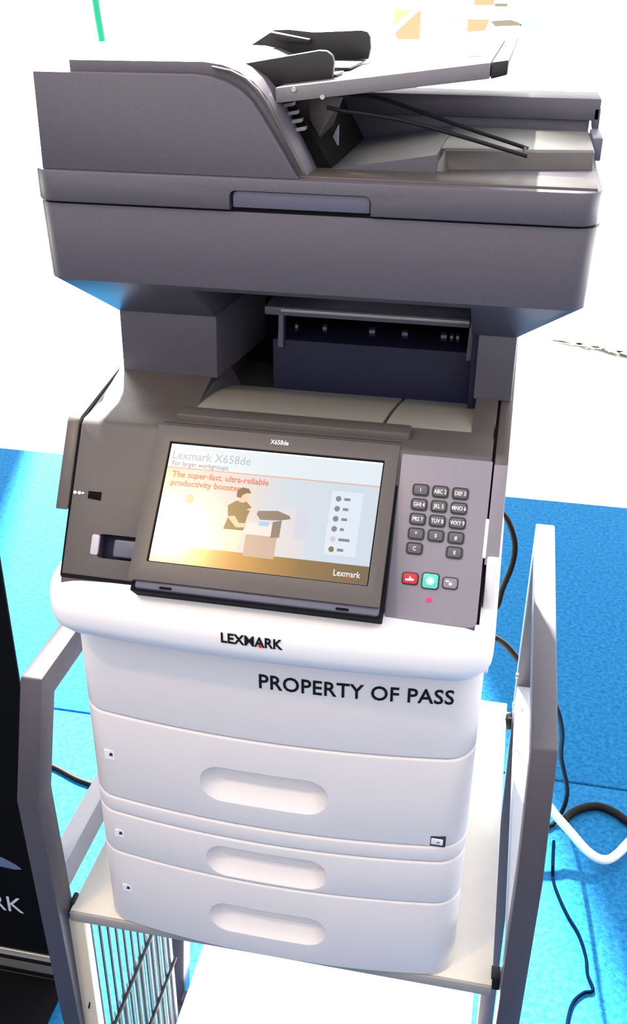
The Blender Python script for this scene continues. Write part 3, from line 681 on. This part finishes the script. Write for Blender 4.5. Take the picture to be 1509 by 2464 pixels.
while y < 0.282:
    o = bpy.data.objects.new('fine_grille_wire', wire2_me); COL.objects.link(o); o.parent = CT; o.location = (-0.2535, y, 0)
    y += 0.0095
for z in (-0.29, -0.45):
    tube('grille_rod', [(-0.2465, 0.008, cz(z)), (-0.2465, 0.29, cz(z))], 0.003, BLACK, CT)
ls = box('lower_shelf', -0.249, 0.2560, 0.03, 0.52, 0.085, 0.100, WALLM, CT, 0.001); ls['label'] = 'plain white lower shelf'
for y in (0.06, 0.33): box('shelf_support', -0.2600, 0.2645, y, y+0.018, 0.072, 0.085, FRAME, CT, 0.001)

# ------------------------------------------------------------------ BANNER STAND on the left
BN = empty('banner_stand', (-0.95, 0.37, 0), 'black roll-up banner with white lettering and an aluminium base rail beside the cart', 'banner')
def bnp(x): return x + 0.95
box('banner_sheet', bnp(-1.36), bnp(-0.5100), 0.012, 0.016, 0.055, 2.05, BANNER, BN, 0)
box('top_rail', bnp(-1.365), bnp(-0.5070), 0.004, 0.024, 2.05, 2.075, ALU, BN, 0.002)
pole = box('support_pole', bnp(-0.945), bnp(-0.925), 0.03, 0.05, 0.05, 2.05, ALU, BN, 0.002)
rail = prism('base_rail', [(-0.002, 0.012), (0.05, 0.012), (0.05, 0.058), (0.018, 0.064), (0.008, 0.064), (0.006, 0.058), (0.0, 0.052), (-0.003, 0.030)], 'x', bnp(-1.365), bnp(-0.5085), ALU, BN, 0.0015)
box('rail_groove', bnp(-1.364), bnp(-0.5090), -0.0015, 0.004, 0.0515, 0.0555, GAP, rail, 0)
box('rail_groove', bnp(-1.364), bnp(-0.5090), -0.0045, 0.002, 0.020, 0.0300, GAP, rail, 0)
box('foot_plate', bnp(-1.30), bnp(-0.5085), -0.24, 0.05, 0.0, 0.0125, BANNER, BN, 0.002)
text('banner_lettering', 'LEXMARK', 0.056, mat('banner_white', (0.62, 0.62, 0.66), 0.7, 0.1), BN, T=Matrix.Translation((bnp(-0.5765), 0.0116, 0.170)) @ Matrix.Rotation(pi/2, 4, 'X'), align='RIGHT', sx=0.95)
sw = [(-0.70, 0.288), (-0.64, 0.312), (-0.60, 0.309), (-0.575, 0.296), (-0.5655, 0.287), (-0.58, 0.284), (-0.62, 0.287), (-0.66, 0.284)]
prism('banner_swoosh', [(bnp(x), z) for x, z in sw], 'y', 0.0113, 0.0122, mat('banner_blue', (0.13, 0.17, 0.30), 0.7, 0.1), BN, 0)

# ------------------------------------------------------------------ CABLES
def cable(name, pts, r, M, label, n=8):
    return tag(tube(name, catmull(pts, n), r, M, None, 8), label, 'cable')
cable('power_cable', [(0.150, 0.462, H+0.130), (0.180, 0.530, H+0.110), (0.2228, 0.560, H+0.0893), (0.2433, 0.560, H+0.0787), (0.2616, 0.560, H+0.0588), (0.2752, 0.560, H+0.0413), (0.3060, 0.590, H-0.020), (0.3440, 0.65, H-0.1008), (0.3719, 0.75, H-0.2344),
       (0.3889, 0.85, H-0.3792), (0.4152, 0.92, H-0.5048), (0.4300, 0.985, 0.10), (0.4310, 1.012, 0.034), (0.4150, 0.990, 0.008), (0.3981, 0.975, 0.0072), (0.3750, 0.978, 0.0072)], 0.0050, CORDB, 'black power cable dropping from the printer past the cart frame to the carpet')
cable('printer_cable', [(0.2050, 0.470, H+0.365), (0.2191, 0.470, H+0.3559), (0.2291, 0.470, H+0.3406), (0.2383, 0.470, H+0.3116), (0.2376, 0.470, H+0.2775), (0.2276, 0.470, H+0.2342), (0.2226, 0.470, H+0.2049), (0.2050, 0.470, H+0.190)], 0.0042, CORDB, 'short black cable bowing out behind the keypad side')
cable('black_cable', [(0.4330, 0.985, 0.0095), (0.4450, 1.0149, 0.0095), (0.4756, 1.0448, 0.0095), (0.5138, 1.0597, 0.0095), (0.5506, 1.0472, 0.0095), (0.5762, 1.026, 0.0095), (0.66, 0.97, 0.0095), (0.85, 0.93, 0.0095)], 0.0092, CORDB, 'thick black cable arching along the carpet above the white cable')
cable('white_cable', [(0.33, 0.965, 0.13), (0.3849, 0.9447, 0.10), (0.4096, 0.9322, 0.08), (0.4430, 0.9093, 0.06), (0.4759, 0.8870, 0.04), (0.5032, 0.8772, 0.03), (0.5261, 0.8844, 0.025), (0.5504, 0.9135, 0.021), (0.5698, 0.942, 0.023), (0.60, 0.975, 0.034), (0.64, 1.012, 0.042), (0.70, 1.075, 0.030), (0.8, 1.2, 0.011)], 0.0100, CORDW, 'thick white cable curving over the blue carpet')
cable('cable_shadow', [(0.4120, 0.935, 0.004), (0.4100, 0.90, 0.004), (0.4095, 0.83, 0.004), (0.4180, 0.79, 0.004), (0.4380, 0.735, 0.004), (0.4600, 0.690, 0.004), (0.4720, 0.64, 0.004), (0.4740, 0.60, 0.004), (0.4830, 0.5655, 0.004), (0.4650, 0.555, 0.004), (0.4450, 0.53, 0.004), (0.4340, 0.485, 0.004), (0.43, 0.42, 0.004)], 0.0033, CORDSHADE, 'thin dark blue strand drawn as a cable shadow on the carpet beside the cart')  # dark strand stands in for the shadow of a cable
cable('floor_cable', [(-0.95, 0.96, 0.006), (-0.86, 0.945, 0.006), (-0.78, 0.925, 0.006), (-0.70, 0.895, 0.006), (-0.62, 0.885, 0.006), (-0.5, 0.90, 0.006), (-0.3, 0.93, 0.006)], 0.006, CORDB, 'black cable lying on sunlit carpet between cart and banner')

# ------------------------------------------------------------------ things against the back wall
ORG = mat('orange_print', (0.46, 0.215, 0.125), 0.7, 0.1); PCH = mat('peach_print', (0.50, 0.32, 0.17), 0.7, 0.1)
GRY = mat('grey_print', (0.16, 0.14, 0.10), 0.7, 0.1); BLU = mat('blue_print', (0.27, 0.36, 0.46), 0.7, 0.1)
GRN = mat('green_print', (0.003, 0.20, 0.10), 0.6, 0.2); PAPER = mat('paper_white', (0.95, 0.95, 0.94), 0.7, 0.1)
WY = 4.80
def poster(x0, x1, z0, z1, label, shapes):
    e = empty('wall_poster', ((x0+x1)/2, WY, z0), label, 'poster')
    box('poster_sheet', x0-(x0+x1)/2, x1-(x0+x1)/2, -0.010, 0.0, 0, z1-z0, PAPER, e, 0)
    for nm, pts, M in shapes:
        prism(nm, [(x-(x0+x1)/2, z-z0) for x, z in pts], 'y', -0.012, -0.0101, M, e, 0)
    return e
def R4(x0, x1, z0, z1): return [(x0, z0), (x1, z0), (x1, z1), (x0, z1)]
h = H
poster(-0.60, -0.34, 1.38, 1.70, 'white sheet with two orange square prints on the back wall', [
    ('orange_square', [(-0.525, h+0.785), (-0.525, h+0.862), (-0.43, h+0.862)], PCH),
    ('orange_square', [(-0.50, h+0.727), (-0.39, h+0.727), (-0.39, h+0.860), (-0.402, h+0.855), (-0.515, h+0.755)], ORG),
    ('orange_square', R4(-0.525, -0.41, h+0.905, h+0.98), PCH)])
poster(-0.30, 0.26, 1.40, 1.70, 'white sheet with orange blocks and blue grey strips on the back wall', [
    ('orange_block', [(-0.155, h+0.765), (-0.155, h+0.822), (-0.05, h+0.822), (-0.07, h+0.772)], ORG),
    ('orange_block', R4(-0.13, -0.035, h+0.885, h+0.98), ORG),
    ('grey_strip', [(-0.045, h+0.815), (-0.02, h+0.793), (0.11, h+0.798), (0.09, h+0.812), (0.05, h+0.822)], GRY),
    ('blue_strip', R4(-0.26, -0.165, h+0.800, h+0.820), BLU),
    ('blue_strip', R4(0.10, 0.215, h+0.792, h+0.812), BLU),
    ('grey_strip', R4(-0.03, 0.03, h+0.880, h+0.893), GRY),
    ('blue_strip', R4(0.05, 0.25, h+0.915, h+0.935), BLU)])
tag(tube('green_cord', [(-2.108, WY-0.02, 1.75), (-2.10, WY-0.02, 1.62), (-2.09, WY-0.02, 1.50), (-2.078, WY-0.02, 1.39)], 0.017, GRN, None, 10), 'thick green cord hanging down the white back wall', 'cord')
# leafy sprig lying on the white floor
sp_ = empty('fallen_sprig', (0.62, 4.5, -0.012), 'flattened green and orange leafy sprig lying on the white floor', 'sprig')
stem_pts = [(-0.19, 0.06, 0.006), (-0.1, 0.03, 0.008), (0.0, 0.0, 0.008), (0.1, -0.03, 0.008), (0.22, -0.1, 0.006)]
tube('stem', catmull(stem_pts, 4), 0.005, mat('stem_green', (0.05, 0.055, 0.025), 0.6), sp_, 6)
LG = [mat('leaf_green', (0.03, 0.055, 0.03), 0.6), mat('leaf_orange', (0.12, 0.06, 0.025), 0.6), mat('leaf_grey', (0.05, 0.06, 0.045), 0.6)]
for k in range(11):
    t = k/10; cx_ = -0.17 + 0.38*t; cy_ = 0.05 - 0.14*t; a = random.uniform(-0.9, 0.4); L = 0.09 + 0.07*t
    bm = bmesh.new(); dx, dy = cos(a), sin(a)
    q = [(0, 0, 0.006), (0.35*L*dx - 0.22*L*dy, 0.35*L*dy + 0.22*L*dx, 0.022), (L*dx, L*dy, 0.010), (0.35*L*dx + 0.22*L*dy, 0.35*L*dy - 0.22*L*dx, 0.020)]
    lo = [bm.verts.new((cx_+x, cy_+y, z)) for x, y, z in q]; hi = [bm.verts.new((cx_+x, cy_+y, z+0.003)) for x, y, z in q]
    bm.faces.new(lo[::-1]); bm.faces.new(hi)
    for i in range(4): bm.faces.new((lo[i], lo[(i+1) % 4], hi[(i+1) % 4], hi[i]))
    fin('leaf', bm, LG[k % 3], sp_)

# ------------------------------------------------------------------ warm ceiling spot above and in front (its glare shows on the screen)
lp = Vector((-0.72, -0.99, H + 2.2))
CL = empty('ceiling_spot', lp, 'warm halogen spot lamp hanging above the visitor side of the printer', 'lamp')
prism('lamp_housing', [(0.07*cos(2*pi*i/20), 0.07*sin(2*pi*i/20)) for i in range(20)], 'z', 0.03, 0.20, BLACK, CL, 0.004)
tube('lamp_rod', [(0, 0, 0.2), (0, 0, 0.9)], 0.008, BLACK, CL)
prism('lamp_glass', [(0.06*cos(2*pi*i/20), 0.06*sin(2*pi*i/20)) for i in range(20)], 'z', 0.022, 0.03, mat('halogen', (1, 0.8, 0.5), 0.4, emit=(1.0, 0.62, 0.25), estr=230.0), CL, 0)
sl_ = bpy.data.lights.new('ceiling_spot_light', 'SPOT'); slo = bpy.data.objects.new('ceiling_spot_light', sl_); COL.objects.link(slo)
sl_.energy = 28; sl_.color = (1.0, 0.72, 0.40); sl_.spot_size = math.radians(50); sl_.spot_blend = 0.6; sl_.shadow_soft_size = 0.05
slo.parent = CL; slo.location = (0, 0, 0.0)
tgt = Vector((0, 0, H+0.55)) - lp
slo.rotation_euler = (-tgt).to_track_quat('Z', 'Y').to_euler()
